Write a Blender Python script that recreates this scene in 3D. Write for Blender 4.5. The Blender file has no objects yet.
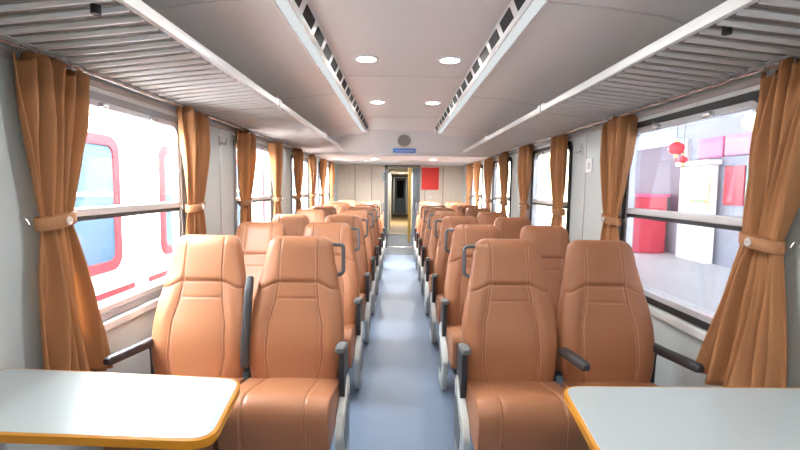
import bpy, bmesh, math, random
from mathutils import Vector, Matrix
random.seed(7)
PI = math.pi
sc = bpy.context.scene
C = sc.collection

# ------------------------------------------------------------------ materials
def mat(name, col, rough=0.5, metal=0.0, spec=0.5, noise=0.0, nscale=20.0, bump=0.0, bscale=80.0, coat=0.0, stretch=None):
    m = bpy.data.materials.new(name); m.use_nodes = True
    nt = m.node_tree; b = nt.nodes['Principled BSDF']
    b.inputs['Base Color'].default_value = (*col, 1); b.inputs['Roughness'].default_value = rough
    b.inputs['Metallic'].default_value = metal; b.inputs['Specular IOR Level'].default_value = spec
    b.inputs['Coat Weight'].default_value = coat
    tc = nt.nodes.new('ShaderNodeTexCoord'); src = tc.outputs['Object']
    if stretch:
        mp = nt.nodes.new('ShaderNodeMapping'); mp.inputs['Scale'].default_value = stretch
        nt.links.new(src, mp.inputs['Vector']); src = mp.outputs['Vector']
    if noise > 0:
        n = nt.nodes.new('ShaderNodeTexNoise'); n.inputs['Scale'].default_value = nscale; n.inputs['Detail'].default_value = 4
        nt.links.new(src, n.inputs['Vector'])
        mx = nt.nodes.new('ShaderNodeMix'); mx.data_type = 'RGBA'
        mx.inputs[6].default_value = (*[c * (1 - noise) for c in col], 1)
        mx.inputs[7].default_value = (*[min(1, c * (1 + noise)) for c in col], 1)
        nt.links.new(n.outputs['Fac'], mx.inputs[0]); nt.links.new(mx.outputs[2], b.inputs['Base Color'])
    if bump > 0:
        n2 = nt.nodes.new('ShaderNodeTexNoise'); n2.inputs['Scale'].default_value = bscale; n2.inputs['Detail'].default_value = 3
        nt.links.new(src, n2.inputs['Vector'])
        bp = nt.nodes.new('ShaderNodeBump'); bp.inputs['Strength'].default_value = bump; bp.inputs['Distance'].default_value = 0.002
        nt.links.new(n2.outputs['Fac'], bp.inputs['Height']); nt.links.new(bp.outputs['Normal'], b.inputs['Normal'])
    return m

def emit(name, col, s):
    m = bpy.data.materials.new(name); m.use_nodes = True
    nt = m.node_tree; nt.nodes.clear()
    e = nt.nodes.new('ShaderNodeEmission'); e.inputs['Color'].default_value = (*col, 1); e.inputs['Strength'].default_value = s
    o = nt.nodes.new('ShaderNodeOutputMaterial'); nt.links.new(e.outputs[0], o.inputs['Surface'])
    return m

def glass(name, tint, gloss=0.08):
    m = bpy.data.materials.new(name); m.use_nodes = True
    nt = m.node_tree; nt.nodes.clear()
    t = nt.nodes.new('ShaderNodeBsdfTransparent'); t.inputs['Color'].default_value = (*tint, 1)
    g = nt.nodes.new('ShaderNodeBsdfGlossy'); g.inputs['Roughness'].default_value = 0.02
    x = nt.nodes.new('ShaderNodeMixShader'); x.inputs['Fac'].default_value = gloss
    o = nt.nodes.new('ShaderNodeOutputMaterial')
    nt.links.new(t.outputs[0], x.inputs[1]); nt.links.new(g.outputs[0], x.inputs[2]); nt.links.new(x.outputs[0], o.inputs['Surface'])
    return m

def cloth(name, col, trans):
    m = mat(name, col, rough=0.8, spec=0.2, noise=0.12, nscale=6, bump=0.35, bscale=160)
    nt = m.node_tree; b = nt.nodes['Principled BSDF']; o = nt.nodes['Material Output']
    t = nt.nodes.new('ShaderNodeBsdfTranslucent'); t.inputs['Color'].default_value = (min(1, col[0]*1.3), col[1]*1.5, col[2]*1.3, 1)
    x = nt.nodes.new('ShaderNodeMixShader'); x.inputs['Fac'].default_value = trans
    nt.links.new(b.outputs[0], x.inputs[1]); nt.links.new(t.outputs[0], x.inputs[2]); nt.links.new(x.outputs[0], o.inputs['Surface'])
    return m

M = {
 'leather': mat('seat_leather', (.365, .152, .072), .40, spec=.42, noise=.10, nscale=5, bump=.22, bscale=260),
 'stitch':  mat('seat_stitching', (.50, .24, .14), .6),
 'dark':    mat('dark_plastic', (.030, .030, .036), .42, noise=.1),
 'pad':     mat('grey_armrest_pad', (.055, .055, .060), .5, bump=.1),
 'greypad': mat('grey_end_cap', (.13, .14, .145), .5),
 'handle':  mat('grey_handle', (.11, .115, .125), .35, metal=.3),
 'cover':   mat('side_cover_light_grey', (.47, .485, .47), .35, noise=.05),
 'steel':   mat('frame_steel', (.12, .125, .13), .45, metal=.5),
 'wall':    mat('wall_panel_paint', (.60, .655, .645), .42, noise=.03, nscale=2, bump=.04, bscale=30),
 'ceil':    mat('ceiling_paint', (.875, .875, .86), .40, noise=.03, nscale=1.2),
 'bulk':    mat('bulkhead_paint', (.88, .89, .89), .45, noise=.03, nscale=1.2),
 'white':   mat('glossy_white', (.84, .85, .85), .28, noise=.02),
 'slot':    mat('slot_black', (.012, .012, .013), .7),
 'rackshade': mat('rack_gap_shade', (.235, .20, .175), .5, noise=.1, nscale=3),  # shade of the gaps between rack slats, put into a grey-brown colour
 'rack':    mat('rack_aluminium', (.74, .71, .68), .42, noise=.08, nscale=3, stretch=(.6, 6, 6)),
 'rackrail':mat('rack_rail_white', (.74, .75, .74), .30, noise=.03),
 'rackpink':mat('rack_wall_rail', (.50, .46, .45), .4, metal=.2, noise=.05),
 'floor':   mat('vinyl_floor', (.140, .195, .285), .50, noise=.10, nscale=2.2, bump=.06, bscale=50),
 'mat':     mat('dark_threshold_mat', (.10, .115, .14), .6, noise=.2, nscale=25),
 'alu':     mat('window_aluminium', (.66, .66, .68), .35, metal=.15, noise=.05),
 'rubber':  mat('window_rubber', (.018, .018, .021), .45),
 'grub':    mat('window_grey_rubber', (.34, .35, .37), .45),
 'sill':    mat('sill_white', (.76, .77, .76), .35),
 'curtain': cloth('curtain_fabric', (.51, .25, .112), .25),
 'tie':     mat('tieback_fabric', (.40, .185, .080), .7, noise=.1, bump=.2),
 'ring':    mat('tieback_ring', (.75, .72, .68), .3),
 'chrome':  mat('chrome', (.6, .6, .6), .25, metal=.9),
 'table':   mat('table_laminate', (.44, .495, .505), .30, noise=.02, nscale=3),
 'yellow':  mat('table_edge_yellow', (.56, .225, .007), .4),
 'wood':    mat('end_wall_laminate', (.76, .65, .53), .45, noise=.10, nscale=3, stretch=(10, 10, .6)),
 'seam':    mat('laminate_seam', (.24, .18, .13), .6),
 'red':     mat('red_banner', (.88, .045, .035), .6),
 'blue':    mat('blue_sign', (.12, .32, .80), .4),
 'signw':   mat('sign_white', (.8, .82, .85), .5),
 'doorgrey':mat('door_grey', (.20, .24, .28), .4, metal=.2, noise=.05),
 'jamb':    mat('door_jamb_steel', (.13, .14, .145), .38, metal=.5),
 'vest':    mat('vestibule_paint', (.62, .58, .50), .5, noise=.04),
 'vfloor':  mat('vestibule_floor', (.42, .30, .14), .6, noise=.15, nscale=15),
 'ypole':   mat('yellow_post', (.62, .40, .10), .4),
 'speaker': mat('speaker_mesh', (.36, .37, .36), .6, bump=.8, bscale=300),
 'glassL':  glass('window_glass_clear', (.97, .98, .985), .05),
 'glassR':  glass('window_glass_platform', (.82, .83, .85), .10),
 'strip':   emit('duct_glow', (.95, .99, 1), .32),  # added glow for the bright duct undersides
 'lamp':    emit('downlight_lens', (1, .98, .94), 22),
 # outside
 'coach':   mat('coach_white_paint', (.84, .83, .84), .7, spec=.05, noise=.02),
 'coachred':mat('coach_red_paint', (.135, .020, .024), .7, spec=.03),
 'coachwin':mat('coach_blue_glass', (.030, .050, .075), .6, spec=.05, noise=.15, nscale=1.5),
 'roofgrey':mat('coach_roof', (.35, .36, .38), .5),
 'ballast': mat('track_ballast', (.30, .28, .26), .9, noise=.4, nscale=30, bump=.8, bscale=30),
 'plat':    mat('platform_paving', (.52, .52, .54), .45, noise=.10, nscale=1.6, bump=.1, bscale=8),
 'stwall':  mat('station_wall', (.34, .35, .42), .6, noise=.06),
 'sttrim':  mat('station_white', (.78, .79, .80), .5),
 'styellow':mat('station_cream', (.70, .60, .30), .6, noise=.06),
 'purple':  mat('panel_mauve', (.12, .09, .14), .5, spec=.2, noise=.25, nscale=2),
 'booth':   mat('booth_red', (.62, .05, .09), .4),
 'boothy':  mat('booth_stripe', (.80, .48, .20), .5),
 'pink':    mat('board_pink', (.80, .13, .30), .5),
 'mauve':   mat('board_mauve', (.50, .26, .42), .5),
 'green':   mat('board_green', (.35, .62, .30), .5),
 'teal':    mat('board_teal', (.25, .55, .52), .5),
 'lantern': mat('lantern_red', (.78, .05, .07), .5),
 'canopy':  mat('canopy_sheet', (.34, .36, .38), .6),
 'concrete':mat('concrete', (.52, .53, .55), .7, noise=.08),
 'warm':    emit('warm_lamp', (1, .72, .4), 6),
}

# ------------------------------------------------------------------ mesh helpers
def obj(name, bm, m, parent=None, smooth=False, loc=None):
    me = bpy.data.meshes.new(name)
    bmesh.ops.recalc_face_normals(bm, faces=bm.faces)
    bm.to_mesh(me); bm.free()
    me.materials.append(M[m] if isinstance(m, str) else m)
    if smooth:
        for p in me.polygons: p.use_smooth = True
        if smooth != 'all':
            me.set_sharp_from_angle(angle=math.radians(40))
    o = bpy.data.objects.new(name, me); C.objects.link(o)
    if parent: o.parent = parent
    if loc: o.location = loc
    return o

def tag(o, label=None, cat=None, group=None, kind=None):
    if label: o['label'] = label
    if cat: o['category'] = cat
    if group: o['group'] = group
    if kind: o['kind'] = kind
    return o

def empty(name, loc=(0, 0, 0), rotz=0):
    o = bpy.data.objects.new(name, None); C.objects.link(o); o.empty_display_size = .1
    o.location = loc; o.rotation_euler = (0, 0, rotz)
    return o

def struct(name, bm, m, label=None, parent=None, smooth=False):
    o = obj(name, bm, m, parent, smooth)
    if parent is None:
        o['kind'] = 'structure'
        if label: o['label'] = label
    return o

def new(): return bmesh.new()

def box(bm, lo, hi, bev=0.0, seg=2):
    vs = [bm.verts.new((x, y, z)) for x in (lo[0], hi[0]) for y in (lo[1], hi[1]) for z in (lo[2], hi[2])]
    fs = [(0,1,3,2),(4,6,7,5),(0,4,5,1),(2,3,7,6),(0,2,6,4),(1,5,7,3)]
    faces = [bm.faces.new([vs[i] for i in f]) for f in fs]
    if bev > 0:
        es = set(e for f in faces for e in f.edges)
        bmesh.ops.bevel(bm, geom=list(es), offset=bev, segments=seg, affect='EDGES', profile=.5, clamp_overlap=True)
    return bm

def loft(bm, rings, closed=True, cap=True):
    R = [[bm.verts.new(p) for p in r] for r in rings]
    n = len(R[0])
    for a, b in zip(R, R[1:]):
        for i in range(n if closed else n - 1):
            j = (i + 1) % n
            bm.faces.new((a[i], a[j], b[j], b[i]))
    if cap and closed:
        bm.faces.new(R[0][::-1]); bm.faces.new(R[-1])
    return bm

def tube(bm, pts, r, seg=8):
    pts = [Vector(p) for p in pts]
    rings = []
    ref = None
    for i, p in enumerate(pts):
        a = pts[max(0, i - 1)]; b = pts[min(len(pts) - 1, i + 1)]
        t = (b - a).normalized()
        if ref is None:
            ref = Vector((0, 0, 1)) if abs(t.z) < .9 else Vector((1, 0, 0))
        n = (ref - t * ref.dot(t)).normalized(); ref = n
        q = t.cross(n)
        rings.append([p + r * (math.cos(2*PI*k/seg) * n + math.sin(2*PI*k/seg) * q) for k in range(seg)])
    return loft(bm, rings)

def arc_path(pts, r, seg=5):
    """polyline with rounded corners"""
    pts = [Vector(p) for p in pts]; out = [pts[0]]
    for a, b, c in zip(pts, pts[1:], pts[2:]):
        u = (a - b).normalized(); v = (c - b).normalized()
        d = min(r, (a-b).length*.49, (c-b).length*.49)
        p0 = b + u*d; p1 = b + v*d
        for k in range(seg + 1):
            t = k / seg
            out.append(p0*(1-t)**2 + b*2*t*(1-t) + p1*t*t)
    out.append(pts[-1]); return out

def prism(bm, poly, axis, a, b):
    """extrude a 2-D polygon along an axis; axis 'x': poly is (y,z); 'y': (x,z); 'z': (x,y)"""
    f = {'x': lambda p, t: (t, p[0], p[1]), 'y': lambda p, t: (p[0], t, p[1]), 'z': lambda p, t: (p[0], p[1], t)}[axis]
    return loft(bm, [[f(p, a) for p in poly], [f(p, b) for p in poly]])

def rrect(cx, cy, hx, hy, r, n=6):
    out = []
    for (sx, sy, a0) in ((1, 1, 0), (-1, 1, 90), (-1, -1, 180), (1, -1, 270)):
        for k in range(n + 1):
            a = math.radians(a0 + 90 * k / n)
            out.append((cx + sx*(hx - r) + r*math.cos(a), cy + sy*(hy - r) + r*math.sin(a)))
    return out

def ring_frame(bm, o, i, axis, a, b):
    """frame between two outlines with the same point count, extruded along axis"""
    f = {'x': lambda p, t: (t, p[0], p[1]), 'y': lambda p, t: (p[0], t, p[1])}[axis]
    L = [[bm.verts.new(f(p, t)) for p in pl] for (pl, t) in ((o, a), (o, b), (i, b), (i, a))]
    n = len(o)
    for q in range(4):
        A, B = L[q], L[(q + 1) % 4]
        for k in range(n):
            j = (k + 1) % n
            bm.faces.new((A[k], A[j], B[j], B[k]))
    return bm

def disc(bm, c, r, axis, t, seg=24):
    """short cylinder starting at c, thickness t along axis (signed)"""
    pl = [(r*math.cos(2*PI*k/seg), r*math.sin(2*PI*k/seg)) for k in range(seg)]
    if axis == 'z': rings = [[(c[0]+p[0], c[1]+p[1], c[2]+h) for p in pl] for h in (0, t)]
    if axis == 'y': rings = [[(c[0]+p[0], c[1]+h, c[2]+p[1]) for p in pl] for h in (0, t)]
    if axis == 'x': rings = [[(c[0]+h, c[1]+p[0], c[2]+p[1]) for p in pl] for h in (0, t)]
    return loft(bm, rings)

def dup(root):
    r = root.copy(); C.objects.link(r)
    for ch in root.children:
        c = ch.copy(); C.objects.link(c); c.parent = r
        for g in ch.children:
            d = g.copy(); C.objects.link(d); d.parent = c
    return r

# ------------------------------------------------------------------ carriage dimensions (metres)
W = 1.45                 # half inner width
YN, YE = -1.62, 10.75    # near end, far end wall
ZC = 2.29                # centre ceiling
YB0, YB1, ZB = 7.20, 7.42, 1.925   # bulkhead: top, bottom, height of the lower lobby ceiling
WIN_C = [0.34, 2.44, 4.54, 6.64, 8.74]
WHY, WZ0, WZ1, ZBAR = .555, .785, 1.815, 1.275

# ------------------------------------------------------------------ shell
bm = new(); box(bm, (-W - .1, YN - .1, -.12), (W + .1, YE + .1, 0)); struct('floor', bm, 'floor', 'blue-grey vinyl floor of the carriage aisle')
for s, nm in ((-1, 'left'), (1, 'right')):
    bm = new()
    x0, x1 = (W, W + .05) if s > 0 else (-W - .05, -W)
    box(bm, (x0, YN - .1, 0), (x1, YE + .1, WZ0 - .015))
    box(bm, (x0, YN - .1, WZ1 + .015), (x1, YE + .1, 2.30))
    ys = [YN - .1] + [v for c in (WIN_C[1:] if s < 0 else WIN_C) for v in (c - WHY + .012, c + WHY - .012)] + [YE + .1]
    for a, b in zip(ys[::2], ys[1::2]):
        box(bm, (x0, a, WZ0 - .015), (x1, b, WZ1 + .015))
    struct('wall_' + nm, bm, 'wall', 'pale grey-blue carriage side wall with windows, ' + nm + ' side')
    # thin vertical joint strips on each pier, skirting
    bm = new(); box(bm, (s*(W - .02), YN, 0.0), (s*W, YE, .10), .004); struct('baseboard_' + nm, bm, 'steel')
    k = 0
    for c in WIN_C[:-1]:
        for off in (.86, 1.24):
            k += 1
            bm = new(); box(bm, (s*(W - .006), c + off - .012, .10), (s*W, c + off + .012, 1.90)); struct('trim_%d' % (k + (0 if s < 0 else 20)), bm, 'alu')
bm = new(); box(bm, (-W, YN - .08, 0), (W, YN, 2.3)); struct('wall_near', bm, 'wood')

# ceiling: one shell, middle panel + two gently falling side panels, up to the bulkhead
prof = [(-W - .08, 2.05), (-W, 2.06), (-1.30, 2.13), (-1.10, 2.18), (-.85, 2.215), (-.60, 2.235), (-.51, 2.245), (-.495, ZC), (.495, ZC), (.51, 2.245), (.60, 2.235), (.85, 2.215), (1.10, 2.18), (1.30, 2.13), (W, 2.06), (W + .08, 2.05)]
bm = new()
loft(bm, [[(x, y, z) for x, z in prof + [(W + .08, 2.36), (-W - .08, 2.36)]] for y in (YN - .1, YB1 + .3)])
struct('ceiling', bm, 'ceil', 'pale grey carriage ceiling with lower side panels', smooth=True)
for i, y in enumerate((1.62, 3.72, 5.82)):
    bm = new(); box(bm, (-.45, y - .006, ZC - .003), (.45, y + .006, ZC + .001)); struct('trim_%d' % (60 + i), bm, 'rackrail')
    for s in (-1, 1):
        pl = [(.60, 2.235), (.85, 2.215), (1.10, 2.18), (1.30, 2.13), (1.30, 2.125), (1.10, 2.176), (.85, 2.211), (.60, 2.231)]
        bm = new(); prism(bm, [(s*a, b) for a, b in pl], 'y', y + .45, y + .46); struct('trim_%d' % (64 + i*2 + (s > 0)), bm, 'rackrail')
# bulkhead: slanting face and low lobby ceiling
bm = new()
prism(bm, [(YB0, 2.295), (YB1, ZB + .03), (YB1 + .04, ZB), (YE + .05, ZB), (YE + .05, 2.35), (YB0, 2.35)], 'x', -W, W)
struct('ceiling_lobby', bm, 'bulk', 'pale sloping bulkhead and low ceiling before the end door')
bm = new(); box(bm, (-W, YB1 - .015, ZB - .012), (W, YB1 + .06, ZB + .035), .008); struct('trim_80', bm, 'white', 'white trim along the lower edge of the bulkhead')

# far end wall with doorway
DX0, DX1, DZ = -.29, .405, 1.88
bm = new()
box(bm, (-W, YE, 0), (DX0 - .02, YE + .08, ZB)); box(bm, (DX1 + .02, YE, 0), (W, YE + .08, ZB)); box(bm, (DX0 - .02, YE, DZ + .02), (DX1 + .02, YE + .08, ZB))
struct('wall_far', bm, 'wood', 'beige laminate end wall around the doorway')
for i, x in enumerate((-1.05, -.66, .58, 1.0)):
    bm = new(); box(bm, (x - .006, YE - .004, .1), (x + .006, YE, ZB)); struct('trim_%d' % (82 + i), bm, 'seam')
bm = new(); box(bm, (-W, YE - .012, 0), (DX0 - .1, YE, .1)); box(bm, (DX1 + .1, YE - .012, 0), (W, YE, .1)); struct('baseboard_far', bm, 'steel')
d = empty('door_1', ((DX0 + DX1)/2, YE, 0)); tag(d, 'open grey sliding door in the far end wall', kind='structure')
cx = (DX0 + DX1)/2; hw = (DX1 - DX0)/2
bm = new(); box(bm, (-hw - .07, -.02, 0), (-hw + .005, .10, DZ + .05)); box(bm, (hw - .005, -.02, 0), (hw + .06, .10, DZ + .05)); box(bm, (-hw - .07, -.02, DZ - .01), (hw + .06, .10, DZ + .05))
obj('door_frame', bm, 'jamb', d)
bm = new(); box(bm, (hw - .11, .11, .02), (hw + .35, .15, DZ - .02), .01); p = obj('door_panel', bm, 'doorgrey', d)
bm = new(); tube(bm, arc_path([(hw - .06, .11, .85), (hw - .06, .06, .85), (hw - .06, .06, 1.15), (hw - .06, .11, 1.15)], .02), .012); obj('door_handle', bm, 'chrome', p)
bm = new(); box(bm, (-hw - .03, -.03, 0), (hw + .03, .12, .012)); obj('threshold', bm, 'chrome', d)
bm = new(); box(bm, (-.30, YE - 1.15, 0), (.36, YE - .04, .008), .003); tag(obj('floor_mat', bm, 'mat'), 'dark grey mat on the floor before the end doorway', 'mat')

# vestibule beyond the doorway
VY = 24.0
bm = new(); box(bm, (-.9, YE + .08, -.05), (.9, 13.6, .0)); struct('floor_vestibule', bm, 'mat')
bm = new(); box(bm, (-.9, 13.6, -.05), (.9, VY, .0)); struct('floor_passage', bm, 'vfloor')
bm = new(); box(bm, (-.34, 13.56, 0), (.50, 13.64, .03)); struct('trim_90', bm, 'chrome')
bm = new(); box(bm, (-.9, YE + .10, 0), (-.34, VY, 2.1)); struct('wall_vestibule_left', bm, 'vest')
bm = new(); box(bm, (.50, YE + .17, 0), (.9, VY, 2.1)); struct('wall_vestibule_right', bm, 'vest')
bm = new(); box(bm, (-.9, YE + .10, 1.96), (.9, VY, 2.05)); struct('ceiling_vestibule', bm, 'vest')
bm = new(); box(bm, (-.9, VY, 0), (.9, VY + .06, 2.1)); struct('wall_vestibule_end', bm, 'vest')
d2 = empty('door_2', (.06, VY - .03, 0)); tag(d2, 'dark far door seen through the open doorway', kind='structure')
bm = new(); box(bm, (-.30, 0, 0), (.30, .035, 1.90), .01); obj('door_panel', bm, 'doorgrey', d2)
bm = new(); box(bm, (-.18, -.008, .85), (.18, .0, 1.75), .004); obj('door_window', bm, 'slot', d2)
bm = new(); ring_frame(bm, rrect(0, .97, .36, .96, .03), rrect(0, .96, .30, .93, .02), 'y', -.03, .03); obj('door_frame', bm, 'chrome', d2)
bm = new(); tube(bm, [(.25, 11.9, .0), (.25, 11.9, 1.96)], .036, 12); tag(obj('grab_pole', bm, 'ypole', smooth=True), 'yellow upright pole seen through the far doorway', 'pole')
bm = new(); box(bm, (-.34, 12.2, .2), (-.27, 13.3, 1.75), .01)
cb = obj('wall_cabinet', bm, 'vest'); tag(cb, 'shallow beige cabinet along the passage beyond the doorway', 'cabinet')
bm = new(); box(bm, (-.272, 12.25, .25), (-.264, 13.25, 1.70), .003); obj('door', bm, 'steel', cb)

# ------------------------------------------------------------------ windows
def make_window(n, c, s, side):
    w = empty('window_%d' % n, (s*W, c, WZ0)); tag(w, side[0] + ', ' + side[1], kind='structure')
    zc = (WZ1 - WZ0)/2; hz = zc
    ins = -s    # towards the inside
    bm = new(); ring_frame(bm, rrect(0, zc, WHY + .022, hz + .022, .085), rrect(0, zc, WHY - .012, hz - .012, .07), 'x', ins*.016, -ins*.02)
    obj('window_gasket', bm, 'grub' if s < 0 else 'rubber', w, True)
    bm = new(); ring_frame(bm, rrect(0, zc, WHY - .010, hz - .010, .07), rrect(0, zc, WHY - .040, hz - .040, .055), 'x', ins*.008, -ins*.03)
    obj('window_frame', bm, 'alu', w, True)
    zb = ZBAR - WZ0
    bm = new(); box(bm, (min(ins*.014, -ins*.045), -WHY + .03, zb - .005), (max(ins*.014, -ins*.045), WHY - .03, zb + .032), .006); obj('window_bar', bm, 'alu', w)
    bm = new(); box(bm, (min(ins*.010, -ins*.04), -WHY + .03, zb - .026), (max(ins*.010, -ins*.04), WHY - .03, zb - .005), .003); obj('bar_gasket', bm, 'rubber', w)
    bm = new(); box(bm, (min(-ins*.024, -ins*.030), -WHY + .035, zb + .03), (max(-ins*.024, -ins*.030), WHY - .035, 2*hz - .035)); obj('upper_glass', bm, 'glassL' if s < 0 else 'glassR', w)
    bm = new(); box(bm, (min(-ins*.034, -ins*.040), -WHY + .035, .035), (max(-ins*.034, -ins*.040), WHY - .035, zb - .025)); obj('lower_glass', bm, 'glassL' if s < 0 else 'glassR', w)
    bm = new(); box(bm, (min(0, ins*.035), -WHY - .06, -.075), (max(0, ins*.035), WHY + .06, -.028), .008); obj('window_sill', bm, 'sill', w)
    for yy in (-.22, .22):   # catches on top frame
        bm = new(); box(bm, (min(0, ins*.03), yy - .03, 2*hz - .045), (max(0, ins*.03), yy + .03, 2*hz - .02), .006); obj('window_catch', bm, 'chrome', w)
    bm = new(); box(bm, (min(0, ins*.014), -WHY - .05, 2*hz + .022), (max(0, ins*.014), WHY + .05, 2*hz + .055), .004); obj('window_head', bm, 'sill', w)
for i, c in enumerate(WIN_C):
    if i: make_window(i, c, -1, ('two-pane window facing the white coach', ['behind the camera', 'first along the wall', 'second along the wall', 'third along the wall', 'fourth along the wall'][i]))
    make_window(i + 5, c, 1, ('two-pane window facing the platform', ['behind the camera', 'first along the wall', 'second along the wall', 'third along the wall', 'fourth along the wall'][i]))

# ------------------------------------------------------------------ luggage racks
RW, RF, RZW, RZF = W, .925, 1.925, 1.985
def make_rack(s, y0, y1, label):
    L = y1 - y0
    RF, RZF = (.905, 1.985) if s < 0 else (.985, 1.972)
    r = empty('luggage_rack', (s*W, y0, RZW)); tag(r, label, 'luggage rack', 'luggage racks along the side walls')
    n = max(1, round(L/.088)); p = L/n
    # corrugated slat panel: broad bars with open grooves, slanted from wall rail to front rail
    bm = new()
    d = W - RF
    for k in range(n):
        ya = k*p + .037; yb = (k+1)*p - .025; ym = (ya+yb)/2
        A = [(ya, 0), (ya + .008, -.012), (yb - .008, -.012), (yb, 0), (yb - .004, .006), (ya + .004, .006)]
        loft(bm, [[(-s*.03, y, z + (RZF-RZW)*.03/d) for y, z in A], [(-s*(d - .01), y, z + (RZF - RZW)) for y, z in A]])
    obj('slat_panel', bm, 'rack', r)
    bm = new()  # dark bars added to give the rack gaps their shade
    for k in range(n):
        ya = k*p - .020; yb = ya + .054
        A = [(max(0, ya), .006), (min(L, yb), .006), (min(L, yb), .010), (max(0, ya), .010)]
        loft(bm, [[(-s*.03, y, z + (RZF-RZW)*.03/d) for y, z in A], [(-s*(d - .01), y, z + (RZF - RZW)) for y, z in A]])
    obj('gap_shade_slats', bm, 'rackshade', r)
    bm = new()
    pl = [(d + .0, -.008), (d + .012, -.004), (d + .016, .012), (d + .012, .036), (d + .002, .042), (d - .010, .036), (d - .010, -.004)]
    prism(bm, [(-s*x, z + RZF - RZW) for x, z in pl], 'y', .0, L); obj('front_rail', bm, 'rackrail', r, True)
    bm = new()
    tube(bm, [(-s*.030, .0, -.012), (-s*.030, L, -.012)], .015, 10); obj('wall_rail', bm, 'rackpink', r, True)
    bm = new(); box(bm, (min(0, -s*.02), 0, -.065), (max(0, -s*.02), L, -.035), .004); obj('wall_strip', bm, 'rackpink', r)
    for yy in (.03, L - .03):
        bm = new(); box(bm, (-.015, yy - .02, -.012), (.015, yy + .02, .046), .008)
        for v in bm.verts: v.co.x += -s*(d + .003); v.co.z += RZF - RZW + .004
        obj('rail_joint', bm, 'white', r)
    if y0 < 2 and y1 > 2:
        yk = 1.47 - y0 if s < 0 else 1.56 - y0
        bm = new(); disc(bm, (-s*(.475 if s < 0 else .41), yk, .040), .015, 'z', -.028, 16); obj('speaker_knob', bm, 'slot', r)
    return r
place = ['over the tables', 'over the second window', 'in front of the bulkhead']
for s, side in ((-1, 'facing the white coach'), (1, 'on the platform side')):
    make_rack(s, -1.55, 1.12, 'slatted grey luggage rack ' + side + ', beside and behind the camera')
    make_rack(s, 1.14, 3.33, 'slatted grey luggage rack ' + side + ', above the first window')
    make_rack(s, 3.35, 5.43, 'slatted grey luggage rack ' + side + ', above the second window')
    make_rack(s, 5.45, 7.32, 'slatted grey luggage rack ' + side + ', ending at the bulkhead')

# ------------------------------------------------------------------ ceiling air ducts
def make_duct(s, label):
    y0, y1 = YN + .2, 6.80
    r = empty('air_duct', (s*.53, y0, ZC)); tag(r, label, 'air duct', 'air ducts along the ceiling')
    L = y1 - y0
    # local cross-section (x outwards from aisle, z from ZC)
    pl = [(-.055, .0), (-.024, -.072), (-.016, -.082), (.048, -.082), (.064, -.074), (.070, -.05), (.070, 0.0)]
    bm = new(); prism(bm, [(s*x, z) for x, z in pl], 'y', 0, L); obj('housing', bm, 'white', r, True)
    bm = new(); box(bm, (min(s*-.008, s*.044), .05, -.086), (max(s*-.008, s*.044), L - .05, -.081), .001); obj('glow_strip', bm, 'strip', r)  # glowing strip added to make the duct underside look bright
    n = int((L - .1)/.298)
    for k in range(n):
        ya = .10 + k*.298; yb = ya + .215
        a0 = (-.0495, -.012); a1 = (-.0285, -.062); nx, nz = -.072, -.031
        l = math.hypot(nx, nz); nx, nz = nx/l*.0025, nz/l*.0025
        q = [(a0[0]+nx, a0[1]+nz), (a1[0]+nx, a1[1]+nz), (a1[0]-nx, a1[1]-nz), (a0[0]-nx, a0[1]-nz)]
        bm = new(); prism(bm, [(s*x, z) for x, z in q], 'y', ya, yb); sl = obj('vent_slot', bm, 'slot', r)
    return r
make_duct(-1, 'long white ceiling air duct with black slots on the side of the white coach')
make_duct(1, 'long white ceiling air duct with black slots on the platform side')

# ------------------------------------------------------------------ downlights
def downlight(x, y, z, label, group, power, r=.066):
    t = empty('ceiling_light', (x, y, z)); tag(t, label, 'ceiling light', group)
    bm = new(); ring_frame(bm, [(r*1.3*math.cos(2*PI*k/24), r*1.3*math.sin(2*PI*k/24)) for k in range(24)], [(r*math.cos(2*PI*k/24), r*math.sin(2*PI*k/24)) for k in range(24)], 'y', 0, .008)
    for v in bm.verts: v.co = Vector((v.co.x, v.co.z, -v.co.y))
    obj('trim_ring', bm, 'white', t, True)
    bm = new(); disc(bm, (0, 0, -.004), r*.99, 'z', .003); obj('lens', bm, 'lamp', t)
    ld = bpy.data.lights.new('downlight', 'AREA'); ld.shape = 'DISK'; ld.size = r*1.8; ld.energy = power; ld.color = (1, .98, .95)
    lo = bpy.data.objects.new('downlight', ld); C.objects.link(lo); lo.parent = t; lo.location = (0, 0, -.012)
    return t
PW = 2.6
rows = [(-1.2, 'well behind the camera'), (.02, 'above the camera'), (1.62, 'above the tables'), (3.22, 'first pair ahead'), (4.82, 'second pair ahead')]
for y, where in rows:
    for x, sd in ((-.265, 'left'), (.305, 'right')):
        downlight(x, y, ZC, 'round lit ceiling downlight, %s, %s one' % (where, sd), 'downlights in the middle ceiling panel', PW)
for y, where in ((8.35, 'just past the bulkhead'),):
    for x, sd in ((-.48, 'left'), (.58, 'right')):
        downlight(x, y, ZB, 'lit downlight in the low ceiling %s, %s one' % (where, sd), 'downlights in the low ceiling', 28)
downlight(.06, 18.0, 1.96, 'added downlight brightening the far passage beyond the doorway', 'downlights in the low ceiling', 25)  # passage lamps added to brighten the view through the doorway
downlight(.06, 12.2, 1.96, 'added downlight brightening the near passage beyond the doorway', 'downlights in the low ceiling', 18)

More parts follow.
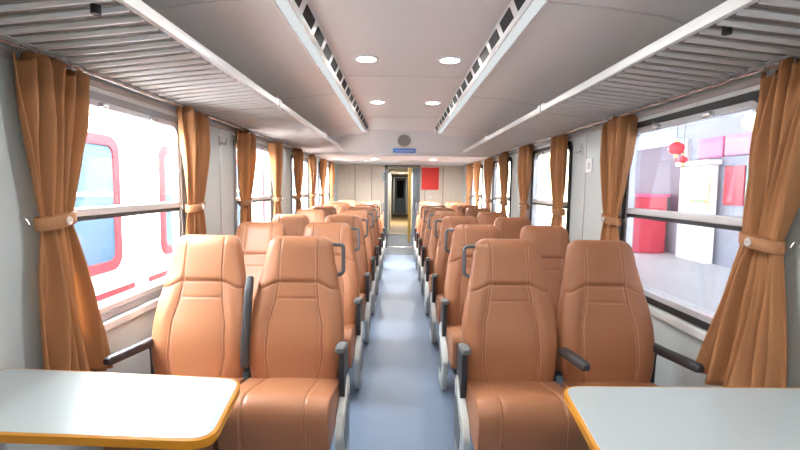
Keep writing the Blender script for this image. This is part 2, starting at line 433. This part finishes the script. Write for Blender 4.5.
# ------------------------------------------------------------------ bulkhead speaker and sign
sl = math.atan2(2.295 - ZB - .03, YB1 - YB0)
def on_bulk(z):    # y on the sloping face at height z
    return YB0 + (2.295 - z)/(2.295 - ZB - .03)*(YB1 - YB0)
sp = empty('ceiling_speaker', (.045, on_bulk(2.15), 2.15)); sp.rotation_euler = (PI/2 - sl, 0, 0)
tag(sp, 'round grey loudspeaker set in the bulkhead above the doorway', 'speaker')
bm = new(); disc(bm, (0, 0, 0), .105, 'y', -.010, 32); obj('grille', bm, 'speaker', sp, True)
bm = new(); ring_frame(bm, [(.128*math.cos(2*PI*k/32), .128*math.sin(2*PI*k/32)) for k in range(32)], [(.105*math.cos(2*PI*k/32), .105*math.sin(2*PI*k/32)) for k in range(32)], 'y', .004, -.016); obj('rim', bm, 'white', sp, True)
sg = empty('notice_sign', (.05, on_bulk(2.0) - .002, 2.0)); sg.rotation_euler = (PI/2 - sl, 0, 0)
tag(sg, 'narrow blue sign on the bulkhead below the round speaker', 'sign')
bm = new(); box(bm, (-.18, -.012, -.038), (.18, 0, .038), .004); obj('board', bm, 'blue', sg)
bm = new()
for k in range(9):   # faint row of marks on the sign: unreadable in the photograph
    x = -.13 + k*.032; box(bm, (x, -.014, -.010), (x + .018, -.0115, .012))
obj('marks', bm, 'signw', sg)
# red banner, notices on the end wall
bn = empty('wall_banner', (.70, YE, 1.625)); tag(bn, 'bright red banner hanging on the end wall beside the doorway', 'banner')
bm = new(); box(bm, (-.20, -.012, -.26), (.20, -.004, .26), .003); obj('cloth', bm, 'red', bn)
bm = new(); tube(bm, [(-.215, -.012, .262), (.215, -.012, .262)], .008); obj('rod', bm, 'ring', bn)
bm = new(); box(bm, (.472, YE - .008, 1.70), (.494, YE, 1.82), .002); tag(obj('small_notice', bm, 'signw'), 'small pale notice between the doorway and the red banner', 'notice')
bm = new(); box(bm, (.66, YE - .006, 1.16), (.74, YE, 1.22), .002); tag(obj('small_notice', bm, 'signw'), 'tiny pale plate on the end wall under the red banner', 'notice')
sw = empty('switch_panel', (-.37, YE, 1.66)); tag(sw, 'small grey switch panel on the end wall beside the dark door jamb', 'switch panel')
bm = new(); box(bm, (-.045, -.015, -.12), (.045, 0, .12), .005); obj('plate', bm, 'wall', sw)
for z in (-.06, .0, .06):
    bm = new(); box(bm, (-.016, -.022, z - .015), (.016, -.014, z + .015), .003); obj('switch', bm, 'dark', sw)

# ------------------------------------------------------------------ wall fittings on the piers
def coat_hook(s, y, z, label):
    t = empty('coat_hook', (s*W, y, z)); tag(t, label, 'coat hook', 'coat hooks on the wall piers')
    bm = new(); box(bm, (min(0, -s*.010), -.018, -.035), (max(0, -s*.010), .018, .035), .004); obj('plate', bm, 'chrome', t)
    bm = new(); tube(bm, arc_path([(-s*.008, 0, -.01), (-s*.05, 0, -.03), (-s*.06, 0, .02)], .02), .006); obj('hook', bm, 'chrome', t, True)
coat_hook(-1, 3.22, 1.76, 'metal coat hook on the left wall pier next to the second curtain')
coat_hook(-1, 3.66, 1.76, 'metal coat hook on the left wall pier next to the third curtain')
coat_hook(1, 3.76, 1.74, 'metal coat hook on the right wall pier next to the third curtain')
coat_hook(-1, 1.40, 1.86, 'metal coat hook on the left wall by the nearest curtain')
bm = new(); box(bm, (W - .012, 3.54, 1.55), (W, 3.65, 1.66), .005)
ws = obj('wall_switch', bm, 'white'); tag(ws, 'square white switch plate on the right wall pier', 'switch')
bm = new(); box(bm, (W - .018, 3.57, 1.58), (W - .011, 3.62, 1.63), .003); obj('rocker', bm, 'signw', ws)

# ------------------------------------------------------------------ curtains
def make_curtain(s, yc, wt, ww, wb, shift_w, shift_b, label, seed, ztop=1.880, zw=1.27, zbot=.57, folds=6):
    rnd = random.Random(seed)
    XC = s*(W - .066)
    t = empty('curtain', (XC, yc, zbot)); tag(t, label, 'curtain', 'brown curtains along the windows')
    ph = [rnd.uniform(0, 2*PI) for _ in range(4)]
    NU, NV = 90, 46
    rings = []
    def shape(z):
        if z > zw:
            v = (z - zw)/(ztop - zw); k = v**.75
            return ww + (wt - ww)*k, shift_w*(1 - v**1.1), v
        v = (zw - z)/(zw - zbot); k = v**.8
        return ww + (wb - ww)*k, shift_w + (shift_b - shift_w)*v, v
    for j in range(NV + 1):
        z = zbot + (ztop - zbot)*j/NV
        wd, sh, v = shape(z)
        amp = .013 + .024*min(1, v*1.6) if z > zw else .013 + .024*v
        row = []
        for i in range(NU + 1):
            u = i/NU
            un = u + .034*math.sin(2*PI*2*u + ph[1] + z*2.2) + .022*math.sin(2*PI*u*3 + ph[2] - z*3.1)
            x = amp*((.7 + .5*math.sin(2*PI*u*1.7 + ph[3] + z*2.5))*math.sin(2*PI*folds*un + ph[0] + .8*math.sin(z*3 + ph[3])) + .55*math.sin(2*PI*folds*.5*un + ph[2] + z*1.4) + .16*math.sin(2*PI*folds*2.3*un + z*7))
            bul = .018*math.exp(-((z - zw)/.05)**2)
            edge = 1 - .25*math.exp(-((z - zw)/.06)**2)
            row.append((s*x*edge, sh + (u - .5)*wd + .006*math.sin(z*9 + u*11 + ph[3]), z - zbot + ((.016*math.sin(u*folds*2*PI + ph[0]) + .012*math.sin(u*9 + ph[1])) if j == NV else 0)))
        rings.append(row)
    bm = new(); loft(bm, rings, closed=False, cap=False)
    f = obj('fabric', bm, 'curtain', t, 'all')
    so = f.modifiers.new('thickness', 'SOLIDIFY'); so.thickness = .004; so.offset = 0
    # tieback band
    bm = new(); rr = []
    for z in (-.024, -.019, .019, .024):
        e = .0 if abs(z) < .02 else -.004
        rr.append([((.050 + e)*math.cos(2*PI*k/40), shift_w + (ww/2 + .010 + e)*math.sin(2*PI*k/40), zw - zbot + z + .012*math.sin(2*PI*k/40)) for k in range(40)])
    loft(bm, rr); tb = obj('tieback', bm, 'tie', t, True)
    bm = new(); tube(bm, [(-s*.053, shift_w + .0 + .010*math.sin(a), zw - zbot + .012*math.cos(a)) for a in [2*PI*k/16 for k in range(17)]], .006, 6); obj('ring', bm, 'ring', tb, True)
    bm = new(); tube(bm, arc_path([(s*.064, shift_w - ww/2 - .012, zw - zbot + .02), (s*.04, shift_w - ww/2 - .014, zw - zbot + .015), (s*.03, shift_w - ww/2 - .010, zw - zbot - .01)], .02), .003, 6); obj('tieback_hook', bm, 'chrome', tb, True)
    for k in range(5):
        y = -wt*.45 + wt*.9*k/4
        bm = new(); tube(bm, [(0 + .011*math.sin(a), y, ztop - zbot + .011 + .012*math.cos(a)) for a in [2*PI*q/14 for q in range(15)]], .002, 5); obj('curtain_ring', bm, 'chrome', t, True)
    return t
ordn = ['first', 'second', 'third', 'fourth', 'fifth', 'sixth', 'seventh', 'eighth']
for s, sd in ((-1, 'left'), (1, 'right')):
    side = 'white-coach side' if s < 0 else 'platform side'
    for i in range(8):
        k, right_half = divmod(i, 2)
        win = WIN_C[k + 1]
        if i == 0:
            args = dict(yc=1.845, wt=.37, ww=.17, wb=.38, shift_w=-.03, shift_b=.04, folds=7) if s < 0 else dict(yc=1.68, wt=.32, ww=.18, wb=.50, shift_w=.10, shift_b=.19)
            lab = 'brown pleated curtain beside the table, nearest on the ' + side
        else:
            yc = win - .42 if not right_half else win + .60
            args = dict(yc=yc + random.uniform(-.02, .02), wt=.31 + random.uniform(-.03, .04), ww=.19 + random.uniform(-.02, .02), wb=.31, shift_w=(-.03 if not right_half else .03), shift_b=(-.02 if not right_half else .02))
            lab = 'brown pleated curtain tied back, %s along the %s' % (ordn[i], side)
        if s > 0: args['zw'] = 1.225
        make_curtain(s, seed=i*7 + (3 if s > 0 else 0), label=lab, **args)
    rod = empty('curtain_rod', (s*(W - .066), 1.0, 1.896)); tag(rod, 'thin metal curtain rod under the luggage racks, ' + side, 'curtain rod', 'curtain rods')
    bm = new(); tube(bm, [(0, .2, 0), (0, 9.2, 0)], .007, 8); obj('rod', bm, 'chrome', rod, True)
    for y in (.3, 2.45, 4.55, 6.6, 8.8):
        bm = new(); tube(bm, [(0, y, 0), (s*.066, y, 0)], .006, 6); obj('rod_bracket', bm, 'chrome', rod)

# ------------------------------------------------------------------ tables
def make_table(poly, label, s):
    """poly: back-wall, back-aisle, front-aisle, front-wall corners"""
    t = empty('folding_table', (poly[1][0], (poly[1][1] + poly[2][1])/2, 0)); tag(t, label, 'table', 'tables between the facing seats')
    ox, oy = t.location.x, t.location.y
    def rounded(p, r, inset):
        cx = sum(q[0] for q in p)/4; cy = sum(q[1] for q in p)/4
        pts = []
        for i in range(4):
            b = Vector(p[i]); a = Vector(p[i-1]); c = Vector(p[(i+1) % 4])
            # inset corner
            u = (a-b).normalized(); v = (c-b).normalized()
            b2 = b + (u + v)*inset
            rr = r if i in (1, 2) else .012
            p0 = b2 + u*rr; p1 = b2 + v*rr
            for k in range(9):
                q = k/8; pts.append(p0*(1-q)**2 + b2*2*q*(1-q) + p1*q*q)
        return [(q.x - ox, q.y - oy) for q in pts]
    z = .75
    out = rounded(poly, .075, .0); inn = rounded(poly, .065, .010)
    bm = new(); loft(bm, [[(x, y, zz) for x, y in pl] for pl, zz in ((inn, z - .026), (inn, z - .001), (rounded(poly, .065, .012), z))]); obj('tabletop', bm, 'table', t)
    bm = new()
    rr = [(inn, z - .028), (out, z - .026), (out, z - .003), (inn, z - .0005)]
    L = [[bm.verts.new((x, y, zz)) for x, y in pl] for pl, zz in rr]
    n = len(out)
    for A, B in zip(L, L[1:] + L[:1]):
        for k in range(n): bm.faces.new((A[k], A[(k+1) % n], B[(k+1) % n], B[k]))
    obj('edge_band', bm, 'yellow', t, True)
    lx = s*.22
    bm = new(); tube(bm, [(lx, 0, .0), (lx, 0, z - .03)], .026, 16); obj('leg', bm, 'steel', t, True)
    bm = new(); disc(bm, (lx, 0, 0), .13, 'z', .015, 32); obj('foot_plate', bm, 'steel', t, True)
    wx = s*W - ox
    bm = new(); prism(bm, [(wx, z - .03), (wx - s*.35, z - .03), (wx - s*.35, z - .05), (wx, z - .20)], 'y', -.015, .015); obj('wall_bracket', bm, 'steel', t)
    return t
make_table([(-W, 1.625), (-.565, 1.555), (-.515, 1.155), (-W, 1.195)], 'white table with yellow edge against the wall facing the white coach', -1)
make_table([(W, 1.535), (.530, 1.530), (.480, 1.085), (W, 1.090)], 'white table with yellow edge against the platform-side wall', 1)

# ------------------------------------------------------------------ seats (local: x across, faces -y, z up, y=0 at cushion/backrest joint)
def lerp_tab(tab, z):
    if z <= tab[0][0]: return tab[0][1]
    for (a, fa), (b, fb) in zip(tab, tab[1:]):
        if z <= b:
            t = (z - a)/(b - a); t = t*t*(3 - 2*t)*.5 + t*.5
            return fa + (fb - fa)*t
    return tab[-1][1]
WT = [(.40, .218), (.50, .240), (.60, .248), (.70, .246), (.80, .233), (.88, .217), (.95, .202), (1.03, .186), (1.10, .174), (1.17, .166)]
TT = [(.40, .10), (.6, .12), (.85, .105), (.95, .10), (1.17, .085)]
ST = [(.40, .122), (.55, .143), (.70, .138), (.832, .110), (.912, .100), (1.17, .096)]
ZTOP = 1.146
def lean(z): return (z - .47)*.235
def seamx(z): return lerp_tab(ST, z)
def sst(a, b, x):
    t = max(0, min(1, (x - a)/(b - a))); return t*t*(3 - 2*t)
def seam_side_z(x, w):    # the headrest seam drops outside the middle panel
    return .912 - .035*sst(.098, .2, abs(x))
def front_off(x, z, w):
    ax = abs(x); o = 0
    sx = seamx(z)
    bol = sst(sx - .01, sx + .05, ax)
    o += .026*bol*sst(.42, .62, z)*(1 - sst(.74, 1.0, z))
    hs = seam_side_z(x, w)
    o += .011*sst(hs - .005, hs + .03, z)*(1 - .3*sst(.08, .17, ax))
    o += .014*math.exp(-((z - .66)/.16)**2)*(1 - bol)
    g = .0055*math.exp(-((ax - sx)/.006)**2)
    g += .0055*math.exp(-((z - hs)/.006)**2)
    if ax < sx: g += .004*math.exp(-((z - .832)/.006)**2)
    return o - g
def front_y(x, z, w, t):
    q = min(1, abs(x/w)); e = (1 - q**3.2)**(1/3.2)
    return lean(z) + .05 - t/2*e - front_off(x, z, w)*sst(0, .5, e)
def wt_at(z):
    w = lerp_tab(WT, z); t = lerp_tab(TT, z); r = .055
    if z > ZTOP - r:
        q = min(1, (z - (ZTOP - r))/r); f = math.sqrt(max(0, 1 - q*q))
        w -= r*(1 - f)*.95; t *= max(.04, f**.8)
    if z < .44:
        q = (.44 - z)/.04; t *= 1 - .5*q*q
    return w, t
def backrest_bm():
    zs = [.40 + .04*k/4 for k in range(4)] + [.44 + (ZTOP - .055 - .44)*k/96 for k in range(96)] + [ZTOP - .055 + .055*math.sin(PI/2*k/9) for k in range(10)]
    rings = []
    NF, NB = 64, 16
    for z in zs:
        w, t = wt_at(z); r = []
        for i in range(NF + 1):
            p = -1 + 2*i/NF; x = w*(.55*p + .45*math.sin(PI/2*p))
            r.append((x, front_y(x, z, w, t), z))
        for i in range(1, NB):
            x = w*math.sin(PI/2*(1 - 2*i/NB)); q = abs(x/w); e = (1 - q**3.2)**(1/3.2)
            r.append((x, lean(z) + .05 + t/2*e, z))
        rings.append(r)
    bm = new(); loft(bm, rings); return bm
def stitch_bm():
    bm = new()
    def line(pts):
        out = []
        for x, z in pts:
            w, t = wt_at(z); out.append((x, front_y(x, z, w, t) - .0004, z))
        tube(bm, out, .0017, 5)
    for s in (-1, 1):
        for d in (-.008, .008):
            line([(s*(seamx(z) + d), z) for z in [.47 + (1.112 - .47)*k/44 for k in range(45)]])
    sx = seamx(.912)
    for d in (-.008,):
        line([(x, seam_side_z(x, 0) + d) for x in [-.185 + .37*k/40 for k in range(41)]])
    line([(x, .824) for x in [-.100 + .2*k/12 for k in range(13)]])
    return bm
CP = [(.035, .424), (-.05, .438), (-.14, .458), (-.23, .479), (-.31, .494), (-.36, .493), (-.394, .476), (-.410, .446), (-.412, .40), (-.404, .33), (-.390, .27), (-.355, .245), (-.2, .255), (.035, .31)]
CW = .240
def cushion_pt(x, k):
    cy, cz = -.19, .40
    q = abs(x)/CW; f = (1 - min(1, q)**7)**(1/7)
    f = .80 + .20*f if q < 1 else .80
    y, z = CP[k]
    g = .005*math.exp(-((abs(x) - .135)/.006)**2)
    dome = .012*(1 - q*q) if k < 6 else 0
    sc_ = f
    yy = cy + (y - cy)*(1 - (1 - sc_)*.6); zz = cz + (z - cz)*sc_ + dome
    if k < 12: zz -= g*(1 if k < 7 else 0); yy += g*(1 if k >= 6 else 0)
    return (x, yy, zz)
def cushion_bm():
    xs = [CW*(.6*p + .4*math.sin(PI/2*p)) for p in [-1 + 2*i/72 for i in range(73)]]
    bm = new(); loft(bm, [[cushion_pt(x, k) for k in range(len(CP))] for x in xs]); return bm
def cushion_stitch_bm(s):
    bm = new()
    if True:
        for d in (.008,):
            pts = [Vector(cushion_pt(s*(.135 + d), k)) for k in range(0, 12)]
            tube(bm, [p + Vector((0, -.0006, .0006)) for p in pts], .0017, 5)
    return bm
def pad_bm(x, rear=.11):
    bm = new(); rr = []
    pts = [(rear, .600, .018, .018), (rear - .01, .602, .023, .022), (-.05, .612, .024, .022), (-.25, .632, .024, .021), (-.31, .637, .022, .020), (-.325, .638, .014, .012)]
    for y, z, hx, hz in pts:
        rr.append([(x + px, y, z + pz) for px, pz in rrect(0, 0, hx, hz, min(hx, hz)*.7, 4)])
    loft(bm, rr); return bm
def short_pad_bm(x):
    bm = new(); rr = []
    for y, z, hx, hz in [(.03, .606, .016, .014), (.02, .608, .023, .018), (-.04, .618, .026, .019), (-.105, .626, .025, .018), (-.122, .627, .016, .010)]:
        rr.append([(x + px, y, z + pz) for px, pz in rrect(0, 0, hx, hz, min(hx, hz)*.7, 4)])
    loft(bm, rr); return bm
def post_bm(x, h=.014):
    bm = new(); prism(bm, rpoly([(.115, .32), (.06, .32), (.05, .56), (.03, .595), (.115, .595)], .015), 'x', x - h, x + h); return bm
def rpoly(p, r, n=4):
    out = []
    for i in range(len(p)):
        a = Vector(p[i-1]); b = Vector(p[i]); c = Vector(p[(i+1) % len(p)])
        u = (a-b).normalized(); v = (c-b).normalized()
        for k in range(n + 1):
            q = k/n; out.append(tuple((b + u*r)*(1-q)**2 + b*2*q*(1-q) + (b + v*r)*q*q))
    return out
def pad_up_bm(x):
    bm = new(); rr = []
    for y, z, hx, hy in [(-.010, .50, .015, .015), (-.010, .51, .020, .020), (.01, .64, .021, .021), (.065, .86, .021, .021), (.095, .935, .019, .019), (.097, .945, .01, .01)]:
        rr.append([(x + px, y + py, z) for px, py in rrect(0, 0, hx, hy, min(hx, hy)*.7, 4)])
    loft(bm, rr); return bm
SEAT_MESH = {}
def shared(key, maker, m, smooth=True):
    if key not in SEAT_MESH:
        o = obj(key, maker(), m, None, smooth); SEAT_MESH[key] = o.data; bpy.data.objects.remove(o)
    return SEAT_MESH[key]
def part(name, key, maker, m, parent, smooth=True):
    o = bpy.data.objects.new(name, shared(key, maker, m, smooth)); C.objects.link(o); o.parent = parent; return o
def cover_bm(x, s):
    # white aisle-side cover: sweeps from the armrest down to the floor
    pl = rpoly([(.08, .44), (.01, .44), (-.05, .37), (-.19, .33), (-.25, .25), (-.20, .10), (-.16, .015), (.04, .015), (.07, .12)], .03)
    bm = new()
    loft(bm, [[(x - s*.018, y, z) for y, z in pl], [(x + s*.010, y, z) for y, z in pl], [(x + s*.018, -.09 + (y + .09)*.93, .26 + (z - .26)*.93) for y, z in pl]])
    return bm
def inset_bm(x, s):
    pl = rpoly([(.03, .36), (-.08, .30), (-.17, .25), (-.13, .13), (.03, .13)], .03)
    bm = new(); prism(bm, pl, 'x', x + s*.017, x + s*.021); return bm
def handle_bm(s):
    zt = 1.103; y = lean(1.10) + .055
    bm = new(); tube(bm, arc_path([(s*.150, y, zt), (s*.228, y, zt), (s*.232, y - .03, .953), (s*.195, y - .030, .940)], .022, 6), .0105, 10); return bm
def make_seat(aisle, s, mid_up):
    """s = side of the aisle: +1 when the aisle lies to +x of the seat; window seats: s = direction of the wall"""
    t = empty('train_seat')
    b = part('backrest', 'backrest', backrest_bm, 'leather', t)
    part('stitching', 'stitching', stitch_bm, 'stitch', b)
    c = part('cushion', 'cushion', cushion_bm, 'leather', t)
    for q in (-1, 1): part('stitching', 'cushion_stitching%d' % q, lambda: cushion_stitch_bm(q), 'stitch', c)
    part('seat_frame', 'seat_frame', lambda: box(new(), (-.21, -.30, .19), (.21, .10, .245), .01), 'steel', t, False)
    part('crossbar', 'crossbar', lambda: tube(new(), [(-.205, -.10, .175), (.205, -.10, .175)], .022, 10), 'steel', t)
    xl = -.12 * s
    part('leg', 'leg%d' % s, lambda: box(new(), (xl - .025, -.16, .0), (xl + .025, -.06, .20), .008), 'steel', t, False)
    xa = s*.240
    if aisle:
        a = part('armrest', 'pad_aisle%d' % s, lambda: short_pad_bm(s*.252), 'greypad', t)
        part('armrest_post', 'post_aisle%d' % s, lambda: post_bm(s*.252), 'dark', a)
        part('armrest_bracket', 'bracket%d' % s, lambda: prism(new(), rpoly([(.05, .36), (.05, .60), (-.10, .615), (-.10, .50), (-.06, .36)], .02), 'x', s*.256 - .013, s*.256 + .013), 'dark', a)
        m = -s*.2465
        if mid_up: a2 = part('armrest', 'pad_up%d' % s, lambda: pad_up_bm(m), 'pad', t)
        else:
            a2 = part('armrest', 'pad_mid%d' % s, lambda: pad_bm(m, -.02), 'pad', t)
        part('armrest_post', 'post_mid%d' % s, lambda: post_bm(m, .0035), 'dark', a2)
        cv = part('side_cover', 'cover%d' % s, lambda: cover_bm(s*.262, s), 'cover', t)
        part('cover_inset', 'inset%d' % s, lambda: inset_bm(s*.262, s), 'handle', cv)
        part('grab_handle', 'handle%d' % s, lambda: handle_bm(s), 'handle', t)
    else:
        a = part('armrest', 'pad_wall%d' % s, lambda: pad_bm(s*.246), 'dark', t)
        part('armrest_post', 'post_wall%d' % s, lambda: post_bm(s*.252, .010), 'dark', a)
    return t
protos = {}
SX_A, SX_W = .545, 1.043
NROW = 8
rown = ['first', 'second', 'third', 'fourth', 'fifth', 'sixth', 'seventh', 'last']
for r in range(NROW):
    y = (2.26 if s < 0 else 2.285) + .955*r
    for s, sd in ((-1, 'left of the aisle'), (1, 'right of the aisle')):
        for aisle in (True, False):
            up = (s < 0) or (r > 0)
            key = (aisle, s, up)
            dirn = -s if aisle else s
            if key not in protos:
                o = make_seat(aisle, dirn, up); protos[key] = o
            else:
                o = dup(protos[key])
            o.location = (s*(SX_A if aisle else SX_W) + (-.014 if s < 0 else (.012 if aisle else .020)), y, 0)
            nm = 'aisle seat' if aisle else 'window seat'
            if r == 0: lab = 'tan leather %s %s, nearest row directly behind the table' % (nm, sd)
            elif r == NROW - 1: lab = 'tan leather %s %s, last row before the end wall' % (nm, sd)
            else: lab = 'tan leather %s %s, %s row counting from the tables' % (nm, sd, rown[r])
            tag(o, lab, 'seat', 'tan leather train seats')

# ------------------------------------------------------------------ outside, left: a white coach on the next track
CX = -2.78
co = empty('passenger_coach', (CX, 0, -1.1)); tag(co, 'white passenger coach with red-framed windows on the next track', 'train coach')
z0 = 1.1
bm = new(); prism(bm, [(0, .15), (0, 3.05), (-.18, 3.45), (-.7, 3.75), (-1.45, 3.85), (-2.2, 3.75), (-2.72, 3.45), (-2.9, 3.05), (-2.9, .15)], 'y', -6, 22); obj('body', bm, 'coach', co)
for k in range(-2, 9):
    yc = 3.91 + k*2.01
    bm = new(); ring_frame(bm, rrect(yc, z0 + 1.225, .62, .64, .15), rrect(yc, z0 + 1.225, .525, .545, .09), 'x', 0, .022); f = obj('window_frame', bm, 'coachred', co, True)
    bm = new(); prism(bm, rrect(yc, z0 + 1.225, .535, .555, .09), 'x', 0, .008); obj('window_glass', bm, 'coachwin', f)
    bm = new(); box(bm, (.006, yc - .5, z0 + 1.30), (.016, yc + .5, z0 + 1.335)); obj('window_bar', bm, 'sttrim', f)
for ya, yb in ((-5, 3.2), (3.9, 4.75), (5.02, 6.0), (6.3, 9.0), (9.4, 12.0), (12.4, 21)):
    bm = new(); box(bm, (0, ya, z0 + .335), (.008, yb, z0 + .395)); obj('stripe', bm, 'coachred', co)
bm = new(); box(bm, (0, -6, z0 - .12), (.010, 22, z0 - .02)); obj('lower_band', bm, 'coachred', co)
for yb in (-2.5, 3, 13, 18):
    bm = new(); box(bm, (-2.3, yb - 1.1, -.25), (-.6, yb + 1.1, .15), .03); obj('bogie', bm, 'steel', co)
bm = new(); box(bm, (-9, -12, -1.75), (1.75, 30, -1.35)); struct('ground', bm, 'ballast', 'track ballast between the two trains')

# ------------------------------------------------------------------ outside, right: the station platform
PZ = .28
bm = new(); box(bm, (1.70, -24, PZ - 1.8), (16, 40, PZ)); struct('floor_platform', bm, 'plat', 'grey paved station platform outside the right windows')
FX = 4.95
bm = new(); box(bm, (FX, -24, PZ), (FX + .25, 11.2, 4.6)); struct('wall_station', bm, 'stwall', 'grey-blue station building wall along the platform')
bm = new(); box(bm, (FX + .4, 11.2, PZ), (FX + .65, 32, 4.6)); struct('wall_station_cream', bm, 'styellow', 'cream station wall further along the platform')
# unseen canopy over the platform, shaped low and long to block sky light
bm = new(); prism(bm, [(1.40, 2.66), (FX, 3.95), (FX, 4.07), (1.40, 2.76)], 'y', -24, 17)
tag(obj('shading_canopy', bm, 'canopy'), 'unseen grey canopy roof added to shade the station platform', 'canopy')
def outbox(name, lo, hi, m, label, cat, bev=.01, group=None):
    bm = new(); box(bm, lo, hi, bev); return tag(obj(name, bm, m), label, cat, group)
for y, lab in ((3.4, 'white platform pillar beyond the nearest curtain'), (10.6, 'white platform pillar at the far end of the canopy')):
    p = empty('platform_pillar', (FX - .25, y, PZ)); tag(p, lab, 'pillar', 'white platform pillars')
    bm = new(); box(bm, (-.15, -.15, 0), (.15, .15, 3.63), .02); obj('shaft', bm, 'sttrim', p)
    bm = new(); box(bm, (-.20, -.20, 0), (.20, .20, .22), .02); obj('plinth', bm, 'sttrim', p)
# dark display window panel + red booth
dp = empty('display_panel', (FX, 8.82, 1.0)); tag(dp, 'dark mauve display window on the station wall above the red booth', 'display window')
bm = new(); box(bm, (-.05, -.85, -.1), (0, .85, 1.25), .01); obj('glazing', bm, 'purple', dp)
bm = new(); ring_frame(bm, rrect(0, .575, .90, .73, .02), rrect(0, .575, .84, .67, .02), 'x', -.07, 0); obj('frame', bm, 'alu', dp)
bo = empty('ticket_booth', (FX - .42, 8.85, PZ)); tag(bo, 'low red booth standing on the platform against the station wall', 'booth')
bm = new(); box(bm, (-.32, -.52, 0), (.32, .52, 1.02), .02); obj('body', bm, 'booth', bo)
bm = new(); box(bm, (-.35, -.55, 1.02), (.35, .55, 1.08), .01); obj('counter', bm, 'pink', bo)
bm = new(); box(bm, (-.328, -.525, .08), (-.31, .525, .16)); box(bm, (-.33, -.50, .62), (-.315, .50, .66)); obj('stripe', bm, 'boothy', bo)
# kiosk with coloured boards
ks = empty('platform_kiosk', (FX - .05, 7.3, PZ)); tag(ks, 'narrow white kiosk with a yellow poster against the station wall', 'kiosk')
bm = new(); box(bm, (-.12, -.18, .0), (0, .60, 1.55), .01); obj('front', bm, 'sttrim', ks)
bm = new(); box(bm, (-.20, -.22, 1.55), (.02, .62, 1.63), .01); obj('ledge', bm, 'sttrim', ks)
outbox('shop_sign', (FX - .06, 7.06, 1.95), (FX, 7.62, 2.26), 'pink', 'pink sign board on the station wall above the kiosk', 'sign')
outbox('shop_sign', (FX - .06, 5.6, 1.95), (FX, 7.02, 2.26), 'mauve', 'long mauve sign board beside the pink one', 'sign')
outbox('poster', (FX - .19, 7.12, 1.10), (FX - .17, 7.56, 1.72), 'boothy', 'yellow poster on the white kiosk front', 'poster', .002, 'posters along the station wall')
outbox('poster', (FX - .20, 7.20, 1.22), (FX - .19, 7.45, 1.58), 'green', 'green picture in the middle of the yellow poster', 'poster', .002, 'posters along the station wall')
outbox('poster', (FX - .03, 6.62, 1.22), (FX, 7.02, 1.80), 'booth', 'red poster on the station wall beside the white kiosk', 'poster', .002, 'posters along the station wall')
outbox('poster', (FX - .03, 6.30, 1.15), (FX, 6.58, 1.80), 'teal', 'teal poster on the station wall beside the red poster', 'poster', .002, 'posters along the station wall')
def lantern(x, y, z, r, label):
    t = empty('paper_lantern', (x, y, z)); tag(t, label, 'lantern', 'red lanterns over the platform')
    rr = []
    for k in range(13):
        a = -PI/2*.86 + PI*.86*k/12
        q = r*math.cos(a)*(1 if k % 2 else .97)
        rr.append([(q*math.cos(2*PI*j/24), q*math.sin(2*PI*j/24), r*.85*math.sin(a)) for j in range(24)])
    bm = new(); loft(bm, rr); obj('globe', bm, 'lantern', t, True)
    bm = new(); disc(bm, (0, 0, r*.78), r*.3, 'z', .05); disc(bm, (0, 0, -r*.78), r*.3, 'z', -.05); obj('cap', bm, 'boothy', t)
    bm = new(); tube(bm, [(0, 0, -r*.8), (0, 0, -r*1.7)], r*.12, 6); obj('tassel', bm, 'lantern', t)
    bm = new(); tube(bm, [(0, 0, r*.8), (0, 0, 2.65 + (x - 1.40)*.3634 - z)], .008, 5); obj('cord', bm, 'steel', t)
lantern(4.3, 7.25, 2.08, .12, 'red round lantern hanging outside the first platform window')
lantern(4.6, 7.55, 1.93, .07, 'smaller red lantern hanging just behind the larger one')
lantern(4.3, 12.6, 2.0, .20, 'red round lantern seen through the second platform window')
wl = empty('platform_lamp', (4.3, 5.72, 2.28)); tag(wl, 'glowing warm round lamp hanging over the platform', 'lamp')
bm = new(); bmesh.ops.create_uvsphere(bm, u_segments=16, v_segments=10, radius=.11); obj('globe', bm, 'warm', wl, True)
bm = new(); tube(bm, [(0, 0, .1), (0, 0, 1.43)], .01, 6); obj('cord', bm, 'steel', wl)
outbox('wall_poster', (FX + .36, 13.0, 1.2), (FX + .40, 14.6, 2.1), 'boothy', 'pale framed poster on the cream station wall', 'poster')

# ------------------------------------------------------------------ daylight and camera
w = bpy.data.worlds.new('overcast'); sc.world = w; w.use_nodes = True
bg = w.node_tree.nodes['Background']; bg.inputs['Color'].default_value = (.92, .97, 1, 1); bg.inputs['Strength'].default_value = 26

cam = bpy.data.cameras.new('camera'); co_ = bpy.data.objects.new('camera', cam); C.objects.link(co_)
cam.sensor_fit = 'HORIZONTAL'; cam.sensor_width = 36; cam.lens = 36*460/800; cam.clip_start = .05; cam.clip_end = 200
pitch = math.atan(38/460); yaw = math.atan(-2/460); roll = .014
R = Matrix.Rotation(yaw, 3, 'Z') @ Matrix.Rotation(PI/2 - pitch, 3, 'X') @ Matrix.Rotation(roll, 3, 'Z')
co_.rotation_euler = R.to_euler(); co_.location = (-.035, 0, 1.42)
sc.camera = co_

sc.view_settings.view_transform = 'Standard'; sc.view_settings.look = 'None'
sc.view_settings.exposure = 1.3; sc.view_settings.gamma = 1; sc.view_settings.use_curve_mapping = False
